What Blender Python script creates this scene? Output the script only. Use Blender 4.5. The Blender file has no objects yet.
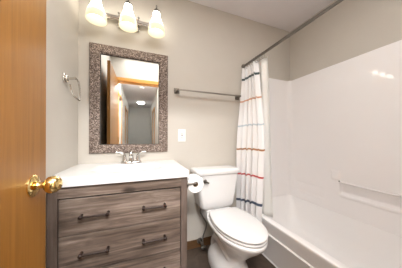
import bpy, bmesh, math, random
from mathutils import Vector, Matrix
PI = math.pi
random.seed(7)
SC = bpy.context.scene
COL = SC.collection

# ------------------------------------------------------------------ camera
cam_d = bpy.data.cameras.new('camera')
cam_d.sensor_width = 36.0
cam_d.lens = 163.3 / 402 * 36
cam_d.shift_y = 3.57 / 402
cam_d.clip_start = 0.02
cam = bpy.data.objects.new('camera', cam_d)
COL.objects.link(cam)
TH = 0.3591
cam.matrix_world = (Matrix.Translation((0, 0, 1.0925)) @ Matrix.Rotation(-TH, 4, 'Z')
                    @ Matrix.Rotation(PI / 2, 4, 'X') @ Matrix.Rotation(0.0034, 4, 'Z'))
SC.camera = cam

# ------------------------------------------------------------------ world, exposure
w = bpy.data.worlds.new('world'); SC.world = w; w.use_nodes = True
w.node_tree.nodes['Background'].inputs[0].default_value = (1, 0.98, 0.95, 1)
w.node_tree.nodes['Background'].inputs[1].default_value = 0.3
SC.view_settings.view_transform = 'Standard'
SC.view_settings.look = 'None'
SC.view_settings.gamma = 1.0
SC.view_settings.use_curve_mapping = False
SC.view_settings.exposure = 0.62
SC.cycles.max_bounces = 12
SC.cycles.diffuse_bounces = 8


def area(name, loc, rot, sx, sy, power, color=(1, 1, 1)):
    l = bpy.data.lights.new(name, 'AREA'); l.shape = 'RECTANGLE'
    l.size = sx; l.size_y = sy; l.energy = power; l.color = color
    o = bpy.data.objects.new(name, l); COL.objects.link(o)
    o.location = loc; o.rotation_euler = rot
    return o


area('added_ceiling_fill', (0.36, 0.36, 2.425), (0, 0, 0), 1.2, 0.60, 14, (1, 0.99, 0.985))  # unseen fill added for even brightness, like a flash bounced off the ceiling
area('added_hall_near_fill', (0.02, -0.42, 2.36), (math.radians(42), 0, 0), 0.7, 0.18, 14, (1, 0.99, 0.985))  # added source without fixture, lights vanity front and toilet through the doorway
area('added_hall_front_fill', (0.02, -0.92, 2.385), (math.radians(68), 0, 0), 0.8, 0.07, 30, (1, 0.99, 0.985))  # added further back for flatter frontal light on tub apron and vanity
area('added_hall_far_fill', (0.02, -0.85, 2.42), (0, 0, 0), 0.6, 0.4, 20, (1, 0.98, 0.96))  # added downward fill to brighten the hall, separate from the dome

# room measures
YB = 1.54      # back wall (mirror wall)
XL = -0.453    # left wall
XR = 1.776     # right wall above the surround
YF = 0.02      # entry wall, bathroom face
ZC = 2.432     # ceiling
DX0, DX1 = -0.338, 0.40   # doorway
DZ = 2.03


# ------------------------------------------------------------------ materials
def new_mat(name):
    m = bpy.data.materials.new(name); m.use_nodes = True
    nt = m.node_tree
    return m, nt, nt.nodes['Principled BSDF']


def N(nt, kind, **kw):
    n = nt.nodes.new(kind)
    for k, v in kw.items():
        setattr(n, k, v)
    return n


def mapping(nt, scale, rot=(0, 0, 0), coord='Object'):
    tc = N(nt, 'ShaderNodeTexCoord'); mp = N(nt, 'ShaderNodeMapping')
    mp.inputs['Scale'].default_value = scale; mp.inputs['Rotation'].default_value = rot
    nt.links.new(tc.outputs[coord], mp.inputs[0])
    return mp.outputs[0]


def noise(nt, vec, scale, detail=3, rough=0.5, dist=0.0):
    n = N(nt, 'ShaderNodeTexNoise')
    n.inputs['Scale'].default_value = scale; n.inputs['Detail'].default_value = detail
    n.inputs['Roughness'].default_value = rough; n.inputs['Distortion'].default_value = dist
    nt.links.new(vec, n.inputs['Vector'])
    return n.outputs['Fac']


def ramp(nt, fac, stops, interp='LINEAR'):
    r = N(nt, 'ShaderNodeValToRGB'); e = r.color_ramp.elements; r.color_ramp.interpolation = interp
    while len(e) > 1:
        e.remove(e[-1])
    e[0].position = stops[0][0]; e[0].color = (*stops[0][1], 1)
    for p, c in stops[1:]:
        x = e.new(p); x.color = (*c, 1)
    nt.links.new(fac, r.inputs[0])
    return r.outputs[0]


def bump(nt, b, fac, strength, dist=0.002):
    bp = N(nt, 'ShaderNodeBump'); bp.inputs['Strength'].default_value = strength
    bp.inputs['Distance'].default_value = dist
    nt.links.new(fac, bp.inputs['Height']); nt.links.new(bp.outputs[0], b.inputs['Normal'])


def plain(name, col, rough=0.5, metal=0.0, var=0.04, scale=6, bstr=0.0, bscale=60, coat=0.0):
    m, nt, b = new_mat(name)
    v = mapping(nt, (1, 1, 1))
    f = noise(nt, v, scale, 3)
    lo = tuple(max(0, c * (1 - var)) for c in col); hi = tuple(min(1, c * (1 + var)) for c in col)
    nt.links.new(ramp(nt, f, [(0.3, lo), (0.7, hi)]), b.inputs['Base Color'])
    b.inputs['Roughness'].default_value = rough; b.inputs['Metallic'].default_value = metal
    b.inputs['Coat Weight'].default_value = coat
    b.inputs['Coat Roughness'].default_value = 0.08
    if bstr:
        bump(nt, b, noise(nt, v, bscale, 4), bstr)
    return m


def wood(name, dark, mid, light, axis, rough=0.45, fine=60, knots=False, coat=0.0, GR=0.9):
    """axis: grain direction 0,1,2"""
    m, nt, b = new_mat(name)
    sc = [14.0, 14.0, 14.0]; sc[axis] = GR
    v = mapping(nt, tuple(sc))
    f1 = noise(nt, v, 1.6, 5, 0.6, 1.2)
    sc2 = [fine, fine, fine]; sc2[axis] = 2.0
    f2 = noise(nt, mapping(nt, tuple(sc2)), 1.0, 3, 0.6)
    mx = N(nt, 'ShaderNodeMath', operation='MULTIPLY_ADD'); mx.inputs[1].default_value = 0.45
    ms = N(nt, 'ShaderNodeMath', operation='MULTIPLY'); ms.inputs[1].default_value = 0.55
    nt.links.new(f1, ms.inputs[0]); nt.links.new(f2, mx.inputs[0]); nt.links.new(ms.outputs[0], mx.inputs[2])
    fac = mx.outputs[0]
    if knots:
        sk = [5.0, 5.0, 5.0]; sk[axis] = 2.6
        vo = N(nt, 'ShaderNodeTexVoronoi'); vo.inputs['Scale'].default_value = 1.35
        nt.links.new(mapping(nt, tuple(sk)), vo.inputs['Vector'])
        kr = ramp(nt, vo.outputs['Distance'], [(0.03, (0.25,) * 3), (0.16, (0, 0, 0))])
        sb = N(nt, 'ShaderNodeMath', operation='SUBTRACT')
        nt.links.new(fac, sb.inputs[0]); nt.links.new(kr, sb.inputs[1]); fac = sb.outputs[0]
        sp = [7.0, 7.0, 7.0]; sp[axis] = 1.1
        f3 = noise(nt, mapping(nt, tuple(sp)), 1.0, 2, 0.5, 0.5)
        ad = N(nt, 'ShaderNodeMath', operation='MULTIPLY_ADD'); ad.inputs[1].default_value = 0.5; ad.inputs[2].default_value = -0.25
        nt.links.new(f3, ad.inputs[0])
        a2 = N(nt, 'ShaderNodeMath', operation='ADD'); nt.links.new(fac, a2.inputs[0]); nt.links.new(ad.outputs[0], a2.inputs[1]); fac = a2.outputs[0]
    c = ramp(nt, fac, [(0.3, dark), (0.5, mid), (0.68, light)])
    nt.links.new(c, b.inputs['Base Color'])
    b.inputs['Roughness'].default_value = rough; b.inputs['Coat Weight'].default_value = coat
    b.inputs['Coat Roughness'].default_value = 0.25
    bump(nt, b, fac, 0.15, 0.001)
    return m


M = {}
M['wall'] = plain('greige wall paint', (0.54, 0.508, 0.455), 0.6, var=0.015, bstr=0.15, bscale=220)
M['wall_hall'] = plain('hall wall paint', (0.62, 0.62, 0.60), 0.6, var=0.015)
M['ceiling'] = plain('ceiling paint', (0.74, 0.72, 0.735), 0.8, var=0.015, bstr=0.3, bscale=150)
M['surround'] = plain('white fibreglass', (0.86, 0.845, 0.845), 0.04, var=0.01, scale=2)
M['tub'] = plain('white fibreglass tub', (0.85, 0.84, 0.835), 0.4, var=0.01, scale=2)
M['porcelain'] = plain('vitreous china', (0.75, 0.745, 0.74), 0.08, var=0.005)
M['seat'] = plain('toilet seat plastic', (0.66, 0.655, 0.65), 0.2, var=0.005)
M['cultured'] = plain('white cultured marble', (0.72, 0.72, 0.715), 0.14, var=0.01)
M['chrome'] = plain('chrome', (0.66, 0.65, 0.63), 0.12, 1.0, var=0.01)
M['nickel'] = plain('brushed nickel', (0.36, 0.335, 0.30), 0.28, 1.0, var=0.03)
M['satin'] = plain('satin nickel', (0.62, 0.59, 0.54), 0.2, 1.0, var=0.02)
M['nickel_dark'] = plain('dark brushed nickel', (0.20, 0.185, 0.165), 0.35, 1.0, var=0.03)
M['brass'] = plain('polished brass', (0.88, 0.66, 0.29), 0.09, 1.0, var=0.02)
M['bronze'] = plain('oil rubbed bronze', (0.025, 0.013, 0.009), 0.4, 0.4, var=0.25, scale=30)
M['plastic'] = plain('white switch plastic', (0.82, 0.81, 0.79), 0.35, var=0.01)
M['slot'] = plain('dark slot', (0.05, 0.05, 0.05), 0.5)
M['paper'] = plain('tissue paper', (0.88, 0.87, 0.86), 0.95, var=0.02, bstr=0.3, bscale=120)
M['cardboard'] = plain('cardboard core', (0.20, 0.14, 0.09), 0.9)
M['hose'] = plain('braided steel hose', (0.22, 0.21, 0.20), 0.4, 0.8, var=0.3, scale=200)
M['door'] = wood('honey oak door', (0.20, 0.080, 0.008), (0.26, 0.108, 0.013), (0.31, 0.136, 0.019), 2, 0.42, 90, coat=0.12)
M['oak_trim'] = wood('honey oak trim', (0.50, 0.22, 0.04), (0.60, 0.28, 0.06), (0.68, 0.34, 0.08), 2, 0.4, 90)
M['oak_trim_x'] = wood('honey oak trim across', (0.50, 0.22, 0.04), (0.60, 0.28, 0.06), (0.68, 0.34, 0.08), 0, 0.4, 90)
M['oak_base'] = wood('brown oak baseboard', (0.07, 0.034, 0.014), (0.11, 0.055, 0.022), (0.16, 0.083, 0.034), 0, 0.45, 90)
G0, G1, G2 = (0.040, 0.027, 0.020), (0.145, 0.107, 0.084), (0.30, 0.24, 0.20)
M['van_h'] = wood('grey rustic wood horizontal', G0, G1, G2, 0, 0.5, 70, knots=True, GR=2.4)
M['van_v'] = wood('grey rustic wood vertical', (0.075, 0.052, 0.041), (0.135, 0.10, 0.082), (0.20, 0.155, 0.13), 2, 0.5, 70, GR=1.6)
M['van_dark'] = plain('dark cabinet interior and bevel shade', (0.02, 0.016, 0.013), 0.8)


def floor_mat():
    m, nt, b = new_mat('dark brown vinyl tile')
    v = mapping(nt, (1, 1, 1))
    br = N(nt, 'ShaderNodeTexBrick'); br.offset = 0.0
    br.inputs['Color1'].default_value = (0.060, 0.044, 0.034, 1); br.inputs['Color2'].default_value = (0.078, 0.058, 0.045, 1)
    br.inputs['Mortar'].default_value = (0.035, 0.027, 0.022, 1); br.inputs['Scale'].default_value = 1
    br.inputs['Brick Width'].default_value = 0.305; br.inputs['Row Height'].default_value = 0.305
    br.inputs['Mortar Size'].default_value = 0.002
    nt.links.new(v, br.inputs['Vector'])
    f = noise(nt, v, 9, 5, 0.65, 0.6)
    mix = N(nt, 'ShaderNodeMix', data_type='RGBA', blend_type='MULTIPLY'); mix.inputs[0].default_value = 1
    nt.links.new(br.outputs['Color'], mix.inputs[6])
    nt.links.new(ramp(nt, f, [(0.3, (0.7, 0.68, 0.66)), (0.7, (1.5, 1.45, 1.4))]), mix.inputs[7])
    nt.links.new(mix.outputs[2], b.inputs['Base Color'])
    b.inputs['Roughness'].default_value = 0.45
    return m


M['floor'] = floor_mat()


def frame_mat():
    m, nt, b = new_mat('hammered mosaic frame')
    v = mapping(nt, (1, 1, 1))
    vo = N(nt, 'ShaderNodeTexVoronoi'); vo.inputs['Scale'].default_value = 200
    nt.links.new(v, vo.inputs['Vector'])
    sep = N(nt, 'ShaderNodeSeparateColor'); nt.links.new(vo.outputs['Color'], sep.inputs[0])
    c = ramp(nt, sep.outputs[0], [(0.0, (0.050, 0.033, 0.025)), (0.4, (0.135, 0.098, 0.078)), (0.75, (0.27, 0.21, 0.175)), (1.0, (0.50, 0.42, 0.37))])
    nt.links.new(c, b.inputs['Base Color'])
    b.inputs['Metallic'].default_value = 0.45; b.inputs['Roughness'].default_value = 0.42
    bump(nt, b, vo.outputs['Distance'], 0.9, 0.003)
    return m


M['frame'] = frame_mat()
m_, nt_, b_ = new_mat('mirror glass'); b_.inputs['Metallic'].default_value = 1; b_.inputs['Roughness'].default_value = 0.01
b_.inputs['Base Color'].default_value = (0.86, 0.88, 0.87, 1); M['mirror'] = m_


def emis(name, col, strength):
    m, nt, b = new_mat(name)
    b.inputs['Base Color'].default_value = (0.8, 0.8, 0.78, 1)
    b.inputs['Emission Color'].default_value = (*col, 1); b.inputs['Emission Strength'].default_value = strength
    return m


# lit glass shade: bulb glow put into an emission ramp, white above, amber towards the rim
def shade_mat():
    m, nt, b = new_mat('lit opal glass shade')
    tc = N(nt, 'ShaderNodeTexCoord'); sp = N(nt, 'ShaderNodeSeparateXYZ'); nt.links.new(tc.outputs['Object'], sp.inputs[0])
    mr = N(nt, 'ShaderNodeMapRange'); mr.inputs['From Min'].default_value = 0.0; mr.inputs['From Max'].default_value = 0.178
    nt.links.new(sp.outputs['Z'], mr.inputs[0])
    c = ramp(nt, mr.outputs[0], [(0.0, (1.0, 0.80, 0.50)), (0.22, (1.0, 0.84, 0.58)), (0.5, (1.0, 0.92, 0.74)), (0.8, (1.0, 0.94, 0.84))])
    s = ramp(nt, mr.outputs[0], [(0.0, (0.56,) * 3), (0.26, (0.68,) * 3), (0.48, (3.5,) * 3), (0.8, (9,) * 3), (1.0, (2,) * 3)])
    b.inputs['Base Color'].default_value = (0.22, 0.20, 0.16, 1); b.inputs['Roughness'].default_value = 0.25
    nt.links.new(c, b.inputs['Emission Color']); 
    sx = N(nt, 'ShaderNodeSeparateColor'); nt.links.new(s, sx.inputs[0]); nt.links.new(sx.outputs[0], b.inputs['Emission Strength'])
    return m


M['shade'] = shade_mat()
M['hall_lamp'] = emis('lit hall dome', (1, 0.96, 0.9), 16)


def curtain_mat():
    m, nt, b = new_mat('white cotton with woven stripes')
    tc = N(nt, 'ShaderNodeTexCoord'); sp = N(nt, 'ShaderNodeSeparateXYZ'); nt.links.new(tc.outputs['UV'], sp.inputs[0])
    W = (0.90, 0.90, 0.905)
    st = [(0.0, W)]
    for z, h, c in ((0.500, 0.011, (0.03, 0.06, 0.12)), (0.740, 0.012, (0.55, 0.03, 0.035)), (0.979, 0.011, (0.42, 0.17, 0.04)),
                    (1.215, 0.009, (0.50, 0.60, 0.66)), (1.483, 0.011, (0.62, 0.30, 0.16)), (1.728, 0.012, (0.04, 0.07, 0.075))):
        st += [((z - h * 0.8) / 2, c), ((z + h * 0.8) / 2, W)]
    nt.links.new(ramp(nt, sp.outputs['Y'], st, 'CONSTANT'), b.inputs['Base Color'])
    b.inputs['Roughness'].default_value = 0.9
    bump(nt, b, noise(nt, mapping(nt, (1, 1, 1)), 300, 2), 0.2)
    tr = N(nt, 'ShaderNodeBsdfTranslucent'); tr.inputs[0].default_value = (0.8, 0.8, 0.8, 1)
    mx = N(nt, 'ShaderNodeMixShader'); mx.inputs[0].default_value = 0.18
    out = nt.nodes['Material Output']
    nt.links.new(b.outputs[0], mx.inputs[1]); nt.links.new(tr.outputs[0], mx.inputs[2]); nt.links.new(mx.outputs[0], out.inputs[0])
    return m


M['curtain'] = curtain_mat()
m_, nt_, b_ = new_mat('frosted vinyl liner')
b_.inputs['Base Color'].default_value = (0.90, 0.905, 0.89, 1); b_.inputs['Roughness'].default_value = 0.3
tr_ = nt_.nodes.new('ShaderNodeBsdfTranslucent'); tr_.inputs[0].default_value = (0.9, 0.91, 0.87, 1)
mx_ = nt_.nodes.new('ShaderNodeMixShader'); mx_.inputs[0].default_value = 0.25
nt_.links.new(b_.outputs[0], mx_.inputs[1]); nt_.links.new(tr_.outputs[0], mx_.inputs[2]); nt_.links.new(mx_.outputs[0], nt_.nodes['Material Output'].inputs[0])
M['liner'] = m_


# ------------------------------------------------------------------ mesh helpers
def box(bm, x0, x1, y0, y1, z0, z1, bev=0.0, seg=2):
    b2 = bmesh.new()
    bmesh.ops.create_cube(b2, size=1)
    for v in b2.verts:
        v.co = Vector(((x0 + x1) / 2 + v.co.x * (x1 - x0), (y0 + y1) / 2 + v.co.y * (y1 - y0), (z0 + z1) / 2 + v.co.z * (z1 - z0)))
    if bev:
        bmesh.ops.bevel(b2, geom=b2.edges[:] , offset=bev, segments=seg, affect='EDGES', profile=0.5)
    merge(bm, b2)


def merge(bm, b2):
    me = bpy.data.meshes.new('tmp'); b2.to_mesh(me); b2.free()
    bm.from_mesh(me); bpy.data.meshes.remove(me)


def frame_of(d):
    d = Vector(d).normalized()
    a = Vector((0, 0, 1)) if abs(d.z) < 0.9 else Vector((1, 0, 0))
    u = d.cross(a).normalized()
    return u, d.cross(u).normalized()


def lathe(bm, prof, origin, axis=(0, 0, 1), n=32, sx=1, cap=True):
    """prof: list of (r, h) along axis"""
    o = Vector(origin); d = Vector(axis).normalized(); u, w2 = frame_of(d)
    rings = []
    for r, h in prof:
        c = o + d * h
        if r < 1e-5:
            rings.append([bm.verts.new(c)])
        else:
            rings.append([bm.verts.new(c + (u * math.cos(2 * PI * k / n) + w2 * math.sin(2 * PI * k / n)) * r) for k in range(n)])
    bridge(bm, rings, cap)


def bridge(bm, rings, cap=True):
    for a, b in zip(rings, rings[1:]):
        if len(a) == 1 and len(b) == 1:
            continue
        n = max(len(a), len(b))
        for k in range(n):
            k2 = (k + 1) % n
            if len(a) == 1:
                bm.faces.new((a[0], b[k], b[k2]))
            elif len(b) == 1:
                bm.faces.new((a[k], b[0], a[k2]))
            else:
                bm.faces.new((a[k], b[k], b[k2], a[k2]))
    if cap:
        for r in (rings[0], rings[-1]):
            if len(r) > 2:
                bm.faces.new(r)


def smooth_path(pts, sub=6):
    pts = [Vector(p) for p in pts]; out = []
    P = [pts[0] * 2 - pts[1]] + pts + [pts[-1] * 2 - pts[-2]]
    for i in range(1, len(P) - 2):
        for k in range(sub):
            t = k / sub; a, b, c, d = P[i - 1], P[i], P[i + 1], P[i + 2]
            out.append(0.5 * ((2 * b) + (c - a) * t + (2 * a - 5 * b + 4 * c - d) * t * t + (-a + 3 * b - 3 * c + d) * t ** 3))
    out.append(pts[-1])
    return out


def tube(bm, pts, r, n=12, radii=None, flat=1.0, square=False):
    rings = []; pts = [Vector(p) for p in pts]
    pu = None
    for i, p in enumerate(pts):
        d = (pts[min(i + 1, len(pts) - 1)] - pts[max(i - 1, 0)]).normalized()
        if pu is None:
            u, w2 = frame_of(d)
        else:
            u = (pu - d * pu.dot(d)).normalized(); w2 = d.cross(u)
        pu = u
        rr = radii[i] if radii else r
        ring = []
        for k in range(n):
            a = 2 * PI * k / n + (PI / 4 if square else 0)
            ring.append(bm.verts.new(p + (u * math.cos(a) + w2 * math.sin(a) * flat) * rr))
        rings.append(ring)
    bridge(bm, rings)


def loft(bm, secs, n=40, cap=True):
    """secs: list of list-of-Vector outlines of equal length"""
    rings = [[bm.verts.new(p) for p in s] for s in secs]
    bridge(bm, rings, cap)


def obj(name, bm, mat, parent=None, smooth=True, angle=40, origin=None):
    bmesh.ops.recalc_face_normals(bm, faces=bm.faces[:])
    me = bpy.data.meshes.new(name)
    o0 = parent_world(parent) if parent is not None else Vector(origin or (0, 0, 0))
    for v in bm.verts:
        v.co -= o0
    bm.to_mesh(me); bm.free()
    me.materials.append(mat)
    if smooth:
        for p in me.polygons:
            p.use_smooth = True
        me.set_sharp_from_angle(angle=math.radians(angle))
    o = bpy.data.objects.new(name, me); COL.objects.link(o)
    if parent is not None:
        o.parent = parent
    else:
        o.location = o0
    return o


def parent_world(p):
    v = Vector(p.location)
    while p.parent:
        p = p.parent; v += Vector(p.location)
    return v


def tag(o, label, cat, group=None):
    o['label'] = label; o['category'] = cat
    if group:
        o['group'] = group
    return o


def thing(name, label, cat, loc, group=None):
    o = bpy.data.objects.new(name, None); COL.objects.link(o); o.location = loc
    o.empty_display_size = 0.05
    return tag(o, label, cat, group)


def struct(name, bm, mat, parent=None, smooth=False):
    o = obj(name, bm, mat, parent, smooth)
    if parent is None:
        o['kind'] = 'structure'
    return o


def bx(*a, **k):
    bm = bmesh.new(); box(bm, *a, **k); return bm


# ------------------------------------------------------------------ setting
HX0, HX1, HY = -0.44, 0.46, -4.75
struct('floor', bx(-0.60, 1.95, HY - 0.1, YB + 0.1, -0.06, 0.0), M['floor'])
struct('ceiling', bx(-0.60, 1.95, HY - 0.1, YB + 0.1, ZC, ZC + 0.06), M['ceiling'])
struct('wall_back', bx(XL - 0.1, 1.95, YB, YB + 0.1, 0, ZC), M['wall'])
struct('wall_left', bx(XL - 0.1, XL, YF - 0.11, YB, 0, ZC), M['wall'])
bm = bmesh.new()
box(bm, XR, 1.95, YF - 0.11, YB, 1.806, ZC)
box(bm, 1.83, 1.95, YF - 0.11, YB, 0, 1.806)
struct('wall_right', bm, M['wall'])
bm = bmesh.new()
box(bm, XL, DX0 - 0.012, YF - 0.11, YF, 0, ZC)
box(bm, DX1 + 0.012, 1.83, YF - 0.11, YF, 0, ZC)
box(bm, DX0 - 0.012, DX1 + 0.012, YF - 0.11, YF, DZ + 0.012, ZC)
struct('wall_front', bm, M['wall'])
# hall
bm = bmesh.new()
box(bm, HX0 - 0.1, HX0, -0.80, YF - 0.11, 0, ZC)
box(bm, HX0 - 0.1, HX0, -1.55, -0.80, 2.04, ZC)
box(bm, HX0 - 0.1, HX0, -2.70, -1.55, 0, ZC)
box(bm, HX0 - 0.1, HX0, -3.55, -2.70, 2.04, ZC)
box(bm, HX0 - 0.1, HX0, HY, -3.55, 0, ZC)
struct('wall_hall_left', bm, M['wall_hall'])
bm = bmesh.new()
box(bm, HX1, HX1 + 0.1, -2.6, YF - 0.11, 0, ZC)
box(bm, HX1, HX1 + 0.1, -3.4, -2.6, 2.04, ZC)
box(bm, HX1, HX1 + 0.1, HY, -3.4, 0, ZC)
struct('wall_hall_right', bm, M['wall_hall'])
struct('wall_hall_end', bx(HX0 - 0.1, HX1 + 0.1, HY - 0.1, HY, 0, ZC), M['wall_hall'])

# door casing on the bathroom side, jambs
bm = bmesh.new()
box(bm, DX0 - 0.012, DX0, YF - 0.11, YF, 0, DZ)
box(bm, DX1, DX1 + 0.012, YF - 0.11, YF, 0, DZ)
box(bm, DX0 - 0.012, DX1 + 0.012, YF - 0.11, YF, DZ, DZ + 0.012)
struct('trim_1', bm, M['oak_trim'])
bm = bmesh.new()
box(bm, DX0 - 0.068, DX0 - 0.008, YF, YF + 0.014, 0, DZ + 0.066, 0.003)
box(bm, DX1 + 0.008, DX1 + 0.068, YF, YF + 0.014, 0, DZ + 0.066, 0.003)
struct('trim_2', bm, M['oak_trim'])
struct('trim_3', bx(DX0 - 0.008, DX1 + 0.008, YF, YF + 0.014, DZ + 0.006, DZ + 0.066, bev=0.003), M['oak_trim_x'])
# hall door casings
k = 4
for xa, s, y0, y1 in ((HX0, 1, -1.55, -0.80), (HX0, 1, -3.55, -2.70), (HX1, -1, -3.4, -2.6)):
    bm = bmesh.new()
    x1 = xa + s * 0.014
    a, b = min(xa, x1), max(xa, x1)
    box(bm, a, b, y1 - 0.004, y1 + 0.056, 0, 2.1, 0.003)
    box(bm, a, b, y0 - 0.056, y0 + 0.004, 0, 2.1, 0.003)
    box(bm, a, b, y0 + 0.004, y1 - 0.004, 2.04, 2.1, 0.003)
    struct('trim_%d' % k, bm, M['oak_trim']); k += 1
    xo = xa - s * 0.05
    d = struct('door_%d' % (k - 2), bx(min(xo, xo - s * 0.035), max(xo, xo - s * 0.035), y0, y1, 0.01, 2.04), M['door'])
    kb = bmesh.new()
    lathe(kb, [(0.03, 0), (0.03, 0.006), (0.011, 0.01), (0.011, 0.03), (0.026, 0.042), (0.026, 0.055), (0, 0.066)], (xo, y1 - 0.07, 0.92), (s, 0, 0), 20)
    obj('door_knob', kb, M['brass'], d)

# baseboards
struct('baseboard_back', bx(0.31, 1.03, YB - 0.011, YB, 0, 0.078, bev=0.002), M['oak_base'])
struct('baseboard_left', bx(XL, XL + 0.011, YF + 0.02, 1.04, 0, 0.078, bev=0.002), M['oak_base'])
struct('baseboard_front', bx(DX1 + 0.07, 1.05, YF, YF + 0.011, 0, 0.055, bev=0.002), M['oak_base'])

# bathroom door, opened flat beside the left wall
DY1 = 0.80
door = struct('door_1', bx(DX0 - 0.035, DX0, YF + 0.018, DY1, 0.012, 2.03, bev=0.0015), M['door'])
for zz in (0.25, 1.05, 1.82):
    hb = bmesh.new()
    tube(hb, [(DX0 + 0.006, YF + 0.012, zz - 0.045), (DX0 + 0.006, YF + 0.012, zz + 0.045)], 0.006, 12)
    obj('hinge', hb, M['brass'], door)
KY, KZ = 0.720, 0.926
kb = bmesh.new()
lathe(kb, [(0.0, 0.030), (0.012, 0.030), (0.013, 0.032), (0.022, 0.035), (0.0275, 0.041), (0.0300, 0.049), (0.0295, 0.058), (0.026, 0.067), (0.019, 0.074), (0.0185, 0.0742), (0.010, 0.0775), (0, 0.0785)],
      (DX0, KY, KZ), (1, 0, 0), 40)
lathe(kb, [(0.014, 0.010), (0.0115, 0.016), (0.0105, 0.022), (0.0125, 0.030)], (DX0, KY, KZ), (1, 0, 0), 30)
kn = obj('door_knob', kb, M['brass'], door)
kb = bmesh.new()
lathe(kb, [(0.037, 0.0), (0.037, 0.003), (0.034, 0.006), (0.024, 0.009), (0.017, 0.013), (0.0, 0.014)], (DX0, KY, KZ), (1, 0, 0), 48)
obj('rosette', kb, M['brass'], door)
kb = bmesh.new()
lathe(kb, [(0.037, 0.0), (0.034, 0.006), (0.017, 0.012), (0.011, 0.02), (0.02, 0.03), (0.026, 0.04), (0.024, 0.052), (0, 0.058)], (DX0 - 0.035, KY, KZ), (-1, 0, 0), 32)
obj('door_knob', kb, M['brass'], door)

# ------------------------------------------------------------------ vanity
VX0, VX1, VYF, VZ = -0.445, 0.301, 1.060, 0.830
van = thing('vanity_cabinet', 'grey-brown rustic wood vanity cabinet with drawers below the white sink top', 'cabinet', (-0.072, 1.3, 0))
ST = 0.042
for a in (VX0, VX1 - 0.018):
    obj('side_panel', bx(a, a + 0.018, VYF + 0.02, YB - 0.003, 0, VZ), M['van_v'], van, smooth=False)
for a in (VX0, VX1 - ST):
    obj('stile', bx(a, a + ST, VYF, VYF + 0.02, 0, VZ, bev=0.0015), M['van_v'], van, smooth=False)
for a, b in ((0.767, VZ), (0.09, 0.145)):
    obj('rail', bx(VX0 + ST, VX1 - ST, VYF + 0.001, VYF + 0.02, a, b, bev=0.0015), M['van_h'], van, smooth=False)
obj('carcass', bx(VX0 + ST, VX1 - ST, VYF + 0.022, VYF + 0.03, 0.145, 0.767), M['van_dark'], van, smooth=False)
for z0, z1 in ((0.5645, 0.759), (0.3575, 0.5605), (0.150, 0.3535)):
    dr = obj('drawer', bx(VX0 + ST + 0.005, VX1 - ST - 0.004, VYF + 0.002, VYF + 0.0215, z0, z1, bev=0.0030), M['van_h'], van, smooth=False)
    zc = (z0 + z1) / 2 + 0.004
    for xc in (-0.2305, 0.088):
        pb = bmesh.new()
        for sx in (-1, 1):
            px = xc + sx * 0.0635
            lathe(pb, [(0.008, 0), (0.008, 0.003), (0.006, 0.006), (0.006, 0.022), (0.0095, 0.025), (0.0095, 0.037), (0.005, 0.041), (0, 0.041)], (px, VYF + 0.002, zc), (0, -1, 0), 14)
        tube(pb, [(xc - 0.0635, VYF - 0.029, zc), (xc - 0.03, VYF - 0.030, zc), (xc + 0.03, VYF - 0.030, zc), (xc + 0.0635, VYF - 0.029, zc)], 0.0055, 10)
        obj('drawer_pull', pb, M['bronze'], dr)

# top with moulded basin: height field inside a slab
TX0, TX1, TY0, TY1, TZ = XL + 0.001, 0.307, 1.045, YB - 0.001, 0.880
bm = bmesh.new()
nx, ny = 96, 64
cx, cy = -0.068, 1.285


def basin(x, y):
    ax, ay = abs(x - cx) / 0.245, abs(y - cy) / 0.150
    r = (ax ** 5 + ay ** 5) ** 0.2
    if r >= 1:
        return 0.0
    t = min(1, (1 - r) / 0.45); t = t * t * (3 - 2 * t)
    return -0.065 * t * t


vg = []
for j in range(ny + 1):
    row = []
    for i in range(nx + 1):
        x = TX0 + (TX1 - TX0) * i / nx; y = TY0 + (TY1 - TY0) * j / ny
        e = min((TX1 - x), (y - TY0)); dz = 0
        if e < 0.006:
            dz = -(0.006 - math.sqrt(max(0, 0.006 ** 2 - (0.006 - e) ** 2))) if e > 0 else -0.006
        row.append(bm.verts.new((x, y, TZ + basin(x, y) + dz)))
    vg.append(row)
for j in range(ny):
    for i in range(nx):
        bm.faces.new((vg[j][i], vg[j][i + 1], vg[j + 1][i + 1], vg[j + 1][i]))
loop = [vg[0][i] for i in range(nx + 1)] + [vg[j][nx] for j in range(1, ny + 1)] + [vg[ny][i] for i in range(nx - 1, -1, -1)] + [vg[j][0] for j in range(ny - 1, 0, -1)]
low = [bm.verts.new((v.co.x, v.co.y, 0.831)) for v in loop]
for k2 in range(len(loop)):
    k3 = (k2 + 1) % len(loop)
    bm.faces.new((loop[k2], low[k2], low[k3], loop[k3]))
vt = thing('sink_countertop', 'white moulded sink top with square front edge on the wood vanity', 'countertop', (cx, cy, 0.832))
obj('basin_top', bm, M['cultured'], vt, angle=35)
bm = bmesh.new()
lathe(bm, [(0.0, 0.004), (0.018, 0.004), (0.022, 0.001), (0.022, -0.002)], (cx, cy, 0.7955), n=28, cap=False)
obj('drain', bm, M['chrome'], vt)

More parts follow.
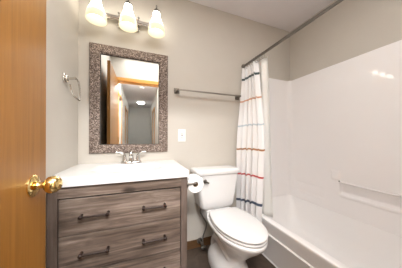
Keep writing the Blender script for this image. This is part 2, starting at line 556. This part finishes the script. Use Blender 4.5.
# ------------------------------------------------------------------ faucet
fx, fy = -0.064, 1.475
fa = thing('faucet', 'small chrome two-handle faucet at the back of the white sink top', 'faucet', (fx, fy, TZ))
bm = bmesh.new()
n = 48
secs = []
for z, g in ((0.0005, 0.0), (0.010, 0.0), (0.016, -0.004), (0.018, -0.010)):
    s = []
    for k2 in range(n):
        a = 2 * PI * k2 / n
        ex = math.copysign(abs(math.cos(a)) ** 0.55, math.cos(a)); ey = math.copysign(abs(math.sin(a)) ** 0.8, math.sin(a))
        s.append(Vector((fx + ex * (0.079 + g), fy + ey * (0.027 + g), TZ + z)))
    secs.append(s)
loft(bm, secs)
obj('base_plate', bm, M['chrome'], fa)
for s in (-1, 1):
    hb = bmesh.new()
    hx = fx + s * 0.052
    lathe(hb, [(0.021, 0.012), (0.019, 0.022), (0.0145, 0.045), (0.0135, 0.060), (0.012, 0.066), (0, 0.068)], (hx, fy, TZ), n=24)
    pts = smooth_path([(hx - s * 0.004, fy, TZ + 0.055), (hx + s * 0.004, fy - 0.002, TZ + 0.073), (hx + s * 0.026, fy - 0.004, TZ + 0.087), (hx + s * 0.062, fy - 0.006, TZ + 0.091)], 6)
    rr = [0.0115 - 0.0035 * i / (len(pts) - 1) for i in range(len(pts))]
    tube(hb, pts, 0.008, 14, rr, flat=0.75)
    obj('handle', hb, M['chrome'], fa)
sb = bmesh.new()
lathe(sb, [(0.021, 0.012), (0.019, 0.028), (0.017, 0.045)], (fx, fy, TZ), n=24)
pts = smooth_path([(fx, fy, TZ + 0.03), (fx, fy - 0.004, TZ + 0.06), (fx, fy - 0.032, TZ + 0.083), (fx, fy - 0.085, TZ + 0.078), (fx, fy - 0.112, TZ + 0.062)], 6)
tube(sb, pts, 0.014, 16, [0.0165 - 0.005 * i / (len(pts) - 1) for i in range(len(pts))])
obj('spout', sb, M['chrome'], fa)
bm = bmesh.new()
lathe(bm, [(0.003, 0.0), (0.003, 0.075), (0.007, 0.079), (0.007, 0.086), (0, 0.089)], (fx, fy + 0.02, TZ + 0.015), n=14)
obj('lift_rod', bm, M['chrome'], fa)

# ------------------------------------------------------------------ mirror
mx0, mx1, mz0, mz1 = -0.377, 0.243, 0.962, 1.850
ix0, ix1, iz0, iz1 = -0.301, 0.163, 1.031, 1.770
mi = thing('wall_mirror', 'tall mirror in a wide hammered grey-brown frame above the sink', 'mirror', ((mx0 + mx1) / 2, YB, mz0))
bm = bmesh.new()
# profile rings from the outer back edge to the inner edge
rings = []
for d, y in ((0, YB - 0.001), (0, YB - 0.014), (0.004, YB - 0.019), (0.055, YB - 0.024), (0.070, YB - 0.020), (0.0755, YB - 0.015), (0.0755, YB - 0.006)):
    fxr = d / 0.0755
    X0 = mx0 + (ix0 - mx0) * fxr; X1 = mx1 + (ix1 - mx1) * fxr; Z0 = mz0 + (iz0 - mz0) * fxr; Z1 = mz1 + (iz1 - mz1) * fxr
    rings.append([bm.verts.new((X0, y, Z0)), bm.verts.new((X1, y, Z0)), bm.verts.new((X1, y, Z1)), bm.verts.new((X0, y, Z1))])
bridge(bm, rings, cap=False)
obj('frame', bm, M['frame'], mi, angle=20)
bm = bmesh.new(); 
box(bm, ix0 - 0.006, ix1 + 0.006, YB - 0.011, YB - 0.003, iz0 - 0.006, iz1 + 0.006)
obj('mirror_glass', bm, M['mirror'], mi, smooth=False)
bm = bmesh.new()
t = 0.004
for a in ((ix0, ix1, iz1 - t, iz1), (ix0, ix1, iz0, iz0 + t), (ix0, ix0 + t, iz0 + t, iz1 - t), (ix1 - t, ix1, iz0 + t, iz1 - t)):
    box(bm, a[0], a[1], YB - 0.015, YB - 0.011, a[2], a[3])
obj('bevel_shade_line', bm, M['van_dark'], mi, smooth=False)  # dark strips standing in for the shade along the frame's inner bevel

# ------------------------------------------------------------------ vanity light
LZ = 2.070
vl = thing('vanity_light', 'brushed nickel three-lamp bath light with lit amber-white bell shades above the mirror', 'wall light', (-0.088, YB, LZ))
bm = bmesh.new()
box(bm, -0.170, -0.006, YB - 0.022, YB - 0.001, 2.012, 2.116, 0.004)
box(bm, -0.160, -0.016, YB - 0.032, YB - 0.022, 2.022, 2.106, 0.004)
obj('back_plate', bm, M['satin'], vl, smooth=False)
for px, pz in ((-0.164, 2.112), (-0.012, 2.112), (-0.164, 2.016), (-0.012, 2.016)):
    bm = bmesh.new()
    lathe(bm, [(0.004, 0), (0.004, 0.018), (0.008, 0.021), (0.009, 0.028), (0.005, 0.034), (0, 0.035)], (px, YB - 0.02, pz), (0, -1, 0), 16)
    obj('corner_knob', bm, M['nickel_dark'], vl)
bm = bmesh.new()
box(bm, -0.325, 0.150, YB - 0.050, YB - 0.032, 2.052, 2.090, 0.004)
box(bm, -0.325, 0.150, YB - 0.055, YB - 0.050, 2.064, 2.078, 0.002)
obj('cross_bar', bm, M['satin'], vl, smooth=False)
SY = 1.42
for sx in (-0.305, -0.088, 0.129):
    ab = bmesh.new()
    tube(ab, smooth_path([(sx, YB - 0.05, 2.071), (sx, YB - 0.075, 2.085), (sx, YB - 0.088, 2.13), (sx, YB - 0.098, 2.168), (sx, SY, 2.180)], 6), 0.0055, 10)
    ar = obj('arm', ab, M['nickel'], vl)
    cb = bmesh.new()
    lathe(cb, [(0.031, 2.140 - 2.14), (0.030, 0.008), (0.020, 0.022), (0.010, 0.030), (0.006, 0.038), (0.0045, 0.050), (0.007, 0.054), (0.006, 0.062), (0, 0.066)], (sx, SY, 2.140), n=28)
    obj('socket_cap', cb, M['nickel_dark'], vl)
    shp = bmesh.new()
    outer = [(0.024, 0.178), (0.028, 0.172), (0.030, 0.155), (0.032, 0.135), (0.037, 0.115), (0.046, 0.093), (0.056, 0.072), (0.063, 0.052), (0.067, 0.032), (0.068, 0.014), (0.070, 0.0)]
    prof = outer + [(max(rr_ - 0.003, 0.02), h_) for rr_, h_ in reversed(outer)]
    so = bmesh.new()
    lathe(so, prof, (0, 0, 0), n=48, cap=False)
    me_o = obj('shade', so, M['shade'], None)
    me_o.parent = vl; me_o.location = Vector((sx, SY, 1.968)) - vl.location

# ------------------------------------------------------------------ towel ring
tr = thing('towel_ring', 'open brushed nickel towel ring on the left wall beside the mirror', 'towel ring', (XL, 1.285, 1.47))
bm = bmesh.new()
box(bm, XL + 0.0005, XL + 0.008, 1.260, 1.310, 1.443, 1.497, 0.003)
box(bm, XL + 0.008, XL + 0.020, 1.268, 1.302, 1.452, 1.488, 0.004)
tube(bm, smooth_path([(XL + 0.018, 1.285, 1.470), (XL + 0.04, 1.284, 1.472), (-0.392, 1.282, 1.474)], 5), 0.0085, 14)
obj('wall_bracket', bm, M['satin'], tr)
bm = bmesh.new()
tube(bm, smooth_path([(-0.392, 1.272, 1.476), (-0.39, 1.300, 1.474), (-0.39, 1.335, 1.460), (-0.39, 1.352, 1.42), (-0.39, 1.357, 1.360), (-0.39, 1.345, 1.345), (-0.39, 1.303, 1.347), (-0.39, 1.245, 1.352), (-0.39, 1.203, 1.376), (-0.39, 1.184, 1.408)], 8), 0.0058, 14)
obj('ring', bm, M['satin'], tr)

# ------------------------------------------------------------------ towel bar
tb = thing('towel_bar', 'long slim brushed nickel towel bar on the wall above the toilet', 'towel bar', (0.66, YB, 1.534))
for x in (0.328, 0.998):
    bm = bmesh.new()
    box(bm, x - 0.026, x + 0.026, YB - 0.009, YB - 0.0005, 1.508, 1.560, 0.003)
    box(bm, x - 0.019, x + 0.019, YB - 0.018, YB - 0.009, 1.515, 1.553, 0.004)
    box(bm, x - 0.008, x + 0.008, YB - 0.068, YB - 0.016, 1.526, 1.542, 0.002)
    obj('wall_bracket', bm, M['nickel_dark'], tb, smooth=False)
obj('bar', bx(0.322, 1.004, YB - 0.066, YB - 0.054, 1.528, 1.540, bev=0.0015), M['nickel'], tb, smooth=False)

# ------------------------------------------------------------------ outlet
wo = thing('wall_outlet', 'white wall outlet plate between the mirror and the toilet', 'outlet', (0.380, YB, 1.112))
bm = bmesh.new()
box(bm, 0.343, 0.417, YB - 0.006, YB - 0.0005, 1.052, 1.172, 0.003)
obj('cover_plate', bm, M['plastic'], wo, smooth=False)
obj('receptacle', bx(0.363, 0.397, YB - 0.009, YB - 0.006, 1.079, 1.145, bev=0.001), M['plastic'], wo, smooth=False)
bm = bmesh.new()
for zc in (1.094, 1.130):
    for xx in (0.374, 0.386):
        box(bm, xx - 0.0015, xx + 0.0015, YB - 0.0098, YB - 0.0088, zc - 0.004, zc + 0.005)
    lathe(bm, [(0.003, 0), (0.003, 0.001)], (0.380, YB - 0.0088, zc - 0.009), (0, -1, 0), 10)
box(bm, 0.374, 0.386, YB - 0.0105, YB - 0.0088, 1.108, 1.116)
obj('slots', bm, M['slot'], wo, smooth=False)

# ------------------------------------------------------------------ bathtub and surround
SX = 1.765      # surround face
tub = thing('bathtub', 'white moulded bathtub along the right wall behind the toilet', 'bathtub', (1.4, 0.78, 0))
Y0, Y1 = YF + 0.005, YB - 0.002


def rrect(x0, x1, y0, y1, r, z, n=10):
    out = []
    for cxx, cyy, a0 in ((x1 - r, y1 - r, 0), (x0 + r, y1 - r, PI / 2), (x0 + r, y0 + r, PI), (x1 - r, y0 + r, 1.5 * PI)):
        for k2 in range(n + 1):
            a = a0 + PI / 2 * k2 / n
            out.append(Vector((cxx + r * math.cos(a), cyy + r * math.sin(a), z)))
    return out


bm = bmesh.new()
XI = 1.780
R0 = 0.0005
secs = [rrect(1.085, XI, Y0, Y1, R0, 0.0), rrect(1.068, XI, Y0, Y1, R0, 0.12), rrect(1.046, XI, Y0, Y1, R0, 0.246), rrect(1.0435, XI, Y0, Y1, R0, 0.251),
        rrect(1.045, XI, Y0, Y1, R0, 0.2545), rrect(1.055, XI, Y0, Y1, R0, 0.2575), rrect(1.0535, XI, Y0, Y1, R0, 0.262), rrect(1.042, XI, Y0, Y1, R0, 0.33),
        rrect(1.031, XI, Y0, Y1, R0, 0.362), rrect(1.030, XI, Y0, Y1, R0, 0.374), rrect(1.032, XI, Y0, Y1, R0, 0.3785), rrect(1.037, XI, Y0, Y1, R0, 0.380),
        rrect(1.075, 1.7655, Y0 + 0.05, Y1 - 0.0055, 0.05, 0.380), rrect(1.087, 1.7635, Y0 + 0.055, Y1 - 0.008, 0.055, 0.376), rrect(1.098, 1.759, Y0 + 0.06, Y1 - 0.014, 0.06, 0.362), rrect(1.105, 1.750, Y0 + 0.08, Y1 - 0.03, 0.08, 0.325),
        rrect(1.13, 1.725, Y0 + 0.12, Y1 - 0.07, 0.12, 0.20), rrect(1.16, 1.69, Y0 + 0.16, Y1 - 0.13, 0.12, 0.09), rrect(1.20, 1.65, Y0 + 0.22, Y1 - 0.18, 0.11, 0.06),
        rrect(1.35, 1.45, Y0 + 0.6, Y1 - 0.6, 0.04, 0.055)]
loft(bm, secs)
obj('tub_shell', bm, M['tub'], tub, angle=50)
bm = bmesh.new()
tube(bm, [(1.083, Y0 + 0.02, 0.004), (1.083, Y1 - 0.01, 0.004)], 0.006, 8)
obj('caulk_line', bm, M['tub'], tub)

# surround: one height-field shell running along the three walls, with rounded corners
sur = thing('tub_surround', 'glossy white moulded tub surround lining the walls above the bathtub', 'tub surround', (1.4, 0.78, 0.380))


def sstep(a, b, x):
    t = max(0.0, min(1.0, (x - a) / (b - a)))
    return t * t * (3 - 2 * t)


def win(x, a, b, e):
    return sstep(a - e, a + e, x) * (1 - sstep(b - e, b + e, x))


def relief(y, z):
    """outward (towards the room, -x) displacement on the long wall"""
    d = 0.0
    d -= 0.030 * win(y, 0.60, 0.975, 0.012) * win(z, 0.578, 0.672, 0.010)
    d -= 0.007 * win(y, 1.13, 1.44, 0.02) * win(z, 0.470, 0.585, 0.010)
    d += 0.010 * win(y, 0.985, 1.050, 0.006) * win(z, 0.695, 0.775, 0.006)
    d += 0.010 * win(y, 0.60, 0.975, 0.012) * win(z, 0.545, 0.572, 0.007)
    return d


path = []      # (x, y, nx, ny, kind, yy)
RC = 0.05
XS0 = 1.052
ya, yb = Y1 - 0.005, Y0 + 0.005
nst = 14
for i in range(nst + 1):
    path.append((XS0 + (SX - RC - XS0) * i / nst, ya, 0, -1, 0))
for i in range(1, 9):
    a = PI / 2 * i / 9
    path.append((SX - RC + RC * math.sin(a), ya - RC + RC * math.cos(a), -math.sin(a), -math.cos(a), 0))
NL = 220
for i in range(NL + 1):
    path.append((SX, ya - RC - (ya - yb - 2 * RC) * i / NL, -1, 0, 1))
for i in range(1, 9):
    a = PI / 2 * i / 9
    path.append((SX - RC + RC * math.cos(a), yb + RC - RC * math.sin(a), -math.cos(a), math.sin(a), 0))
for i in range(nst + 1):
    path.append((SX - RC - (SX - RC - XS0) * i / nst, yb, 0, 1, 0))
zs = [0.382 + 0.0065 * i for i in range(int((0.80 - 0.382) / 0.0065) + 1)] + [0.85, 1.0, 1.2, 1.4, 1.6, 1.75, 1.795]
bm = bmesh.new(); gr = []
for z in zs:
    row = []
    for (x, y, nx_, ny_, kd) in path:
        d = relief(y, z) if kd else 0
        row.append(bm.verts.new((x + nx_ * d, y + ny_ * d, z)))
    gr.append(row)
# rounded top lip back to the wall
for dd, zz in ((0.0005, 1.801), (-0.003, 1.805), (-0.009, 1.806)):
    gr.append([bm.verts.new((x + nx_ * dd, min(y + ny_ * dd, YB - 0.0005), zz)) for (x, y, nx_, ny_, kd) in path])
for a, b in zip(gr, gr[1:]):
    for i in range(len(a) - 1):
        bm.faces.new((a[i], a[i + 1], b[i + 1], b[i]))
obj('wall_panel', bm, M['surround'], sur, angle=60)
# moulded grab bar across the soap niche
bm = bmesh.new()
tube(bm, smooth_path([(SX + 0.006, 0.975, 0.684), (SX - 0.018, 0.968, 0.684), (SX - 0.024, 0.94, 0.684), (SX - 0.024, 0.80, 0.681), (SX - 0.024, 0.64, 0.678), (SX - 0.018, 0.612, 0.678), (SX + 0.006, 0.603, 0.678)], 6), 0.0075, 14)
obj('grab_bar', bm, M['surround'], sur)
bm = bmesh.new()
lathe(bm, [(0.006, 0), (0.006, 0.004), (0, 0.0055)], (SX - 0.026, 0.969, 0.690), (-0.9, 0.2, 0.3), 14)
obj('bar_end_cap', bm, M['slot'], sur)

# ------------------------------------------------------------------ curtain rod, rings, curtain, liner
RX, RZc = 1.080, 1.885
rod = thing('curtain_rod', 'straight brushed nickel shower curtain rod below the ceiling', 'curtain rod', (RX, YB, RZc))
bm = bmesh.new()
tube(bm, [(RX, YB - 0.002, RZc), (RX, 0.75, RZc)], 0.0125, 20)
tube(bm, [(RX, 0.75, RZc), (RX, YF + 0.002, RZc)], 0.0108, 20)
obj('rod', bm, M['nickel_dark'], rod)
for yy, s in ((YB - 0.0005, -1), (YF + 0.0005, 1)):
    bm = bmesh.new()
    lathe(bm, [(0.026, 0), (0.026, 0.006), (0.018, 0.014), (0.015, 0.03)], (RX, yy, RZc), (0, s, 0), 24)
    obj('end_flange', bm, M['nickel_dark'], rod)


def lerp(a, b, t): return a + (b - a) * t


CT = 1.856


def curt(s, z):
    """s 0 (back) .. 1 (front)"""
    t = (CT - z) / (CT - 0.20)
    # end points of the hang at this height
    q = sstep(0, 0.55, t)
    xb, yb_ = lerp(1.075, 0.990, q), lerp(1.515, 1.502, q)
    xf, yf = lerp(1.080, 0.990, sstep(0, 0.95, t)), lerp(1.330, 1.150, sstep(-0.1, 0.62, t))
    x = lerp(xb, xf, s); y = lerp(yb_, yf, s)
    ph = s * 2 * PI * 4.5
    amp = lerp(0.026, 0.018, q) * (0.75 + 0.25 * math.sin(7 * s + 1.3))
    amp *= 1 - 0.25 * math.sin(PI * s)
    dx = -math.cos(ph + 0.8 * math.sin(3.1 * s) + 0.25 * math.sin(4 * z)) * amp
    dy = math.sin(2 * ph + 0.6) * 0.007
    return (x + dx, min(y + dy, YB - 0.012), z)


def droop(s, z):
    return 0.030 * (1 - s) * (1 - sstep(0.6, 1.2, z)) + 0.035 * (1 - s) * (1 - sstep(0.5, 0.72, z)) + 0.005 * math.sin(s * 2 * PI * 5.5 + 0.5)


def sheet(fn, ns, nz, ztop, zbot, thick):
    bm = bmesh.new(); g = []; uvl = bm.loops.layers.uv.new('UVMap'); uvd = {}
    for j in range(nz + 1):
        z = lerp(ztop, zbot, j / nz)
        row = []
        for i in range(ns + 1):
            v = bm.verts.new(fn(i / ns, z)); row.append(v); uvd[v] = (i / ns, (z + droop(i / ns, z)) / 2)
        g.append(row)
    for j in range(nz):
        for i in range(ns):
            fc = bm.faces.new((g[j][i], g[j][i + 1], g[j + 1][i + 1], g[j + 1][i]))
            for lp in fc.loops:
                lp[uvl].uv = uvd[lp.vert]
    bm.normal_update()
    return bm


co = obj('shower_curtain', sheet(curt, 200, 60, CT, 0.215, 0.0012), M['curtain'], None, angle=80)
sm_ = co.modifiers.new('thickness', 'SOLIDIFY'); sm_.thickness = 0.0012; sm_.use_even_offset = False
tag(co, 'white shower curtain with thin coloured stripes bunched at the back of the rod', 'shower curtain')


def lin(s, z):
    t = (CT - z) / (CT - 0.42)
    xb, yb_ = 1.11, 1.49
    xf, yf = lerp(1.108, 1.125, t), lerp(1.215, 1.215, t)
    x = lerp(xb, xf, s) + 0.009 * math.sin(s * 2 * PI * 3.5 + 0.7) ; y = lerp(yb_, yf, s)
    return (x + 0.01 * sstep(0, 0.3, t) + (0.02 + 0.04 * t) * s ** 4, y, z)


lo = obj('shower_liner', sheet(lin, 90, 30, CT, 0.330, 0.0006), M['liner'], None, angle=80)
sm_ = lo.modifiers.new('thickness', 'SOLIDIFY'); sm_.thickness = 0.0006; sm_.use_even_offset = False
tag(lo, 'plain pale translucent liner hanging inside the tub behind the striped curtain', 'shower liner')

src = None
for i in range(10):
    y = lerp(1.500, 1.235, i / 9)
    if src is None:
        bm = bmesh.new()
        pts = [(0.0, 0.0, 0.0)]
        pp = []
        for k2 in range(25):
            a = 2 * PI * k2 / 24
            pp.append(Vector((0.019 * math.sin(a), 0.0, -0.012 + 0.030 * math.cos(a))))
        tube(bm, pp, 0.0016, 8)
        src = obj('curtain_ring', bm, M['nickel_dark'], None); r_ = src
    else:
        r_ = src.copy(); COL.objects.link(r_)
    r_.location = (RX, y, RZc - 0.005); r_.rotation_euler = (0, 0, random.uniform(-0.25, 0.25))
    tag(r_, 'small dark metal ring holding the striped curtain on the rod', 'curtain ring', 'rings of the striped shower curtain')

# ------------------------------------------------------------------ toilet
TCX = 0.693
SCX = 0.696   # seat and lid sit a touch off centre on their hinges
TKX = 0.680
to = thing('toilet', 'white two-piece toilet with closed lid between the vanity and the bathtub', 'toilet', (TCX, 1.2, 0))


def egg(yf, yb_, hw, z, n=56, p=2.0, pb=2.6, widest=0.52):
    """outline: front tip yf (low y), back yb_, half width hw; squarer at the back"""
    out = []; ym = yb_ + (yf - yb_) * widest
    for k2 in range(n):
        a = 2 * PI * k2 / n
        c, s = math.cos(a), math.sin(a)
        if s < 0:
            ex = 2.0 / p; out.append(Vector((TCX + math.copysign(abs(c) ** ex, c) * hw, ym - abs(s) ** ex * (ym - yf), z)))
        else:
            ex = 2.0 / pb; out.append(Vector((TCX + math.copysign(abs(c) ** ex, c) * hw, ym + abs(s) ** ex * (yb_ - ym), z)))
    return out


bm = bmesh.new()
loft(bm, [egg(0.975, 1.430, 0.130, 0.0, p=2.6, pb=3.0), egg(0.973, 1.432, 0.132, 0.015, p=2.6, pb=3), egg(0.980, 1.430, 0.132, 0.050, p=2.5, pb=3), egg(1.00, 1.42, 0.124, 0.090, p=2.4, pb=2.6), egg(1.00, 1.40, 0.104, 0.125, p=2.4),
          egg(0.995, 1.36, 0.072, 0.17, p=2.3), egg(0.970, 1.34, 0.074, 0.225, p=2.1), egg(0.910, 1.34, 0.096, 0.285), egg(0.855, 1.37, 0.136, 0.335, pb=2.5),
          egg(0.815, 1.39, 0.163, 0.375, pb=2.6), egg(0.803, 1.40, 0.172, 0.395, pb=2.8), egg(0.801, 1.40, 0.174, 0.408, pb=2.8), egg(0.806, 1.40, 0.169, 0.416, pb=2.8),
          egg(0.83, 1.36, 0.15, 0.417), egg(0.90, 1.28, 0.09, 0.416)])
obj('bowl', bm, M['porcelain'], to, angle=60)
bm = bmesh.new()          # tank deck
box(bm, TCX - 0.125, TCX + 0.125, 1.33, 1.505, 0.330, 0.432, 0.02, 4)
obj('tank_deck', bm, M['porcelain'], to, angle=60)
for s in (-1, 1):         # trapway bulge and bolt caps
    bm = bmesh.new()
    pts = smooth_path([(TCX + s * 0.025, 1.06, 0.13), (TCX + s * 0.040, 1.11, 0.19), (TCX + s * 0.052, 1.19, 0.235), (TCX + s * 0.056, 1.29, 0.225), (TCX + s * 0.062, 1.35, 0.15), (TCX + s * 0.065, 1.36, 0.06)], 6)
    tube(bm, pts, 0.03, 16, [0.020 + 0.024 * math.sin(PI * min(1, 0.15 + i / (len(pts)))) for i in range(len(pts))])
    obj('trapway', bm, M['porcelain'], to, angle=60)
    bm = bmesh.new()
    lathe(bm, [(0.015, 0), (0.015, 0.010), (0.010, 0.020), (0, 0.023)], (TCX + s * 0.116, 1.235, 0.055), n=20)
    obj('bolt_cap', bm, M['porcelain'], to)


def trunc_egg(yf, yb_, hw, hwb, z, n=40):
    """seat lid outline: elongated egg with a straight back edge"""
    out = []
    ym = 1.085
    for k2 in range(n + 1):
        a = PI + PI * k2 / n
        out.append(Vector((SCX + math.cos(a) * hw, ym + math.sin(a) * (ym - yf), z)))
    for k2 in range(1, 9):
        t = k2 / 8; out.append(Vector((SCX + hw + (hwb - hw) * t ** 1.8, ym + (yb_ - ym) * t, z)))
    for k2 in range(0, 8):
        t = 1 - k2 / 8; out.append(Vector((SCX - hw - (hwb - hw) * t ** 1.8, ym + (yb_ - ym) * t, z)))
    return out


def slab(prof):
    bm = bmesh.new()
    loft(bm, [trunc_egg(0.801 + g, 1.297 - g, 0.175 - g, 0.134 - g, z) for z, g in prof])
    return bm


obj('seat', slab([(0.4185, 0.020), (0.4205, 0.006), (0.424, 0.001), (0.432, 0.001), (0.4350, 0.004), (0.436, 0.022)]), M['seat'], to, angle=60)
obj('seat_lid', slab([(0.4415, 0.024), (0.4420, 0.006), (0.446, 0.0), (0.454, 0.0), (0.4585, 0.004), (0.4605, 0.012), (0.4625, 0.05), (0.4635, 0.12)]), M['seat'], to, angle=60)
for s in (-1, 1):
    obj('lid_bumper', bx(SCX + s * 0.10 - 0.006, SCX + s * 0.10 + 0.006, 1.02, 1.04, 0.4355, 0.4420), M['seat'], to, smooth=False)
for s in (-1, 1):
    bm = bmesh.new()
    box(bm, TCX + s * 0.075 - 0.022, TCX + s * 0.075 + 0.022, 1.298, 1.328, 0.416, 0.452, 0.008, 3)
    obj('hinge', bm, M['seat'], to)


def tank_sec(x0, x1, yf, yb_, z, r=0.035, bow=0.012, n=8):
    o = rrect(x0, x1, yf, yb_, r, z, n)
    xm = (x0 + x1) / 2; hw = (x1 - x0) / 2; ymid = (yf + yb_) / 2
    for v in o:
        if v.y < ymid:
            v.y -= bow * (1 - ((v.x - xm) / hw) ** 2)
    return o


bm = bmesh.new()
ts = []
for z, hw, yf in ((0.434, 0.130, 1.385), (0.437, 0.145, 1.372), (0.445, 0.160, 1.360), (0.47, 0.171, 1.350), (0.56, 0.187, 1.343), (0.68, 0.203, 1.338), (0.756, 0.210, 1.335)):
    ts.append(tank_sec(TKX - hw, TKX + hw, yf, 1.522, z, 0.032))
loft(bm, ts)
obj('tank', bm, M['porcelain'], to, angle=60)
bm = bmesh.new()
ls = []
for z, g in ((0.757, 0.006), (0.760, 0.002), (0.765, 0.0), (0.788, -0.003), (0.796, 0.0), (0.802, 0.006), (0.805, 0.018), (0.806, 0.05)):
    ls.append(tank_sec(TKX - 0.221 + g, TKX + 0.221 - g, 1.322 + g, 1.528 - g, z, 0.034, 0.014))
loft(bm, ls)
obj('tank_lid', bm, M['porcelain'], to, angle=60)
bm = bmesh.new()
fxl, fzl = TKX - 0.140, 0.706
lathe(bm, [(0.019, 0), (0.019, 0.008), (0.014, 0.013), (0.012, 0.022), (0, 0.025)], (fxl, 1.334, fzl), (0, -1, 0), 20)
tube(bm, smooth_path([(fxl, 1.318, fzl), (fxl + 0.008, 1.300, fzl - 0.002), (fxl + 0.020, 1.288, fzl - 0.006)], 5), 0.008, 12)
obj('flush_lever', bm, M['nickel_dark'], to)

# supply line and stop valve
sv = thing('water_supply_valve', 'chrome stop valve with flexible hose low on the wall left of the toilet', 'valve', (0.563, YB, 0.07))
bm = bmesh.new()
lathe(bm, [(0.030, 0), (0.028, 0.004), (0.012, 0.010), (0.009, 0.012), (0.009, 0.101)], (0.563, YB - 0.012, 0.065), (0, -1, 0), 24)
lathe(bm, [(0.013, -0.018), (0.014, 0.0), (0.013, 0.018), (0.009, 0.020), (0.009, 0.032)], (0.563, YB - 0.095, 0.065), n=16)
obj('valve_body', bm, M['nickel_dark'], sv)
bm = bmesh.new()
secs = []
for yy, rr in ((0.112, 0.008), (0.118, 0.022), (0.128, 0.023), (0.133, 0.014)):
    secs.append([Vector((0.563 + rr * 1.0 * math.cos(2 * PI * k2 / 24) * (1.25), YB - yy, 0.065 + rr * 0.75 * math.sin(2 * PI * k2 / 24))) for k2 in range(24)])
loft(bm, secs)
obj('valve_handle', bm, M['nickel_dark'], sv)
bm = bmesh.new()
tube(bm, smooth_path([(0.563, YB - 0.095, 0.095), (0.566, YB - 0.095, 0.15), (0.592, 1.44, 0.225), (0.592, 1.43, 0.285), (0.560, 1.425, 0.345), (0.532, 1.43, 0.40), (0.545, 1.44, 0.44)], 8), 0.0065, 12)
obj('supply_hose', bm, M['hose'], sv)

# ------------------------------------------------------------------ toilet paper
PX, PY, PZ = 0.369, 1.085, 0.775
tp = thing('toilet_paper_holder', 'nickel toilet paper holder on the right side of the vanity', 'toilet paper holder', (VX1, 1.07, PZ))
bm = bmesh.new()
lathe(bm, [(0.022, 0.0005), (0.022, 0.006), (0.010, 0.012)], (VX1, PY - 0.012, PZ), (1, 0, 0), 20)
tube(bm, smooth_path([(VX1 + 0.008, PY - 0.012, PZ), (PX - 0.02, PY - 0.012, PZ), (PX - 0.004, PY - 0.010, PZ), (PX, PY + 0.004, PZ), (PX, PY + 0.04, PZ), (PX, PY + 0.090, PZ)], 5), 0.0055, 12)
obj('bracket_arm', bm, M['nickel'], tp)
rl = thing('toilet_paper_roll', 'white toilet paper roll hanging on the holder beside the vanity', 'toilet paper', (PX, PY, PZ))
bm = bmesh.new()
ro, ri, L = 0.0600, 0.019, 0.075
zc = PZ - ri + 0.0075
lathe(bm, [(ri, 0.0), (ro - 0.003, 0.0), (ro, 0.003), (ro, L - 0.003), (ro - 0.003, L), (ri, L), (ri, 0)], (PX, PY, zc), (0, 1, 0), 48, cap=False)
obj('paper', bm, M['paper'], rl)
bm = bmesh.new()
lathe(bm, [(ri - 0.0002, 0.0008), (ri - 0.0015, 0.0008), (ri - 0.0015, L - 0.001), (ri - 0.0002, L - 0.001), (ri - 0.0002, 0.0008)], (PX, PY, zc), (0, 1, 0), 40, cap=False)
obj('cardboard_core', bm, M['cardboard'], rl)

# ------------------------------------------------------------------ hall
hl = thing('hall_ceiling_light', 'small lit dome light on the hall ceiling seen in the mirror', 'ceiling light', (0.04, -3.55, ZC))
bm = bmesh.new()
lathe(bm, [(0.15, 0), (0.15, 0.018), (0.14, 0.022)], (0.04, -3.55, ZC - 0.0005), (0, 0, -1), 36)
obj('rim', bm, M['plastic'], hl)
bm = bmesh.new()
lathe(bm, [(0.138, 0.02), (0.125, 0.045), (0.09, 0.066), (0.04, 0.076), (0, 0.078)], (0.04, -3.55, ZC), (0, 0, -1), 36, cap=False)
obj('dome', bm, M['hall_lamp'], hl)
sd = thing('smoke_detector', 'small round white smoke detector on the hall ceiling seen in the mirror', 'smoke detector', (0.05, -1.6, ZC))
bm = bmesh.new()
lathe(bm, [(0.065, 0), (0.065, 0.02), (0.055, 0.034), (0.0, 0.036)], (0.05, -1.6, ZC - 0.0005), (0, 0, -1), 28)
obj('housing', bm, M['plastic'], sd)
ls_ = thing('light_switch', 'white light switch plate on the hall wall seen in the mirror', 'light switch', (HX0, -2.2, 1.6))
obj('cover_plate', bx(HX0 + 0.0005, HX0 + 0.007, -2.28, -2.14, 1.54, 1.68, bev=0.002), M['plastic'], ls_, smooth=False)
for yy in (-2.235, -2.185):
    obj('toggle', bx(HX0 + 0.007, HX0 + 0.015, yy - 0.006, yy + 0.006, 1.600, 1.620), M['plastic'], ls_, smooth=False)
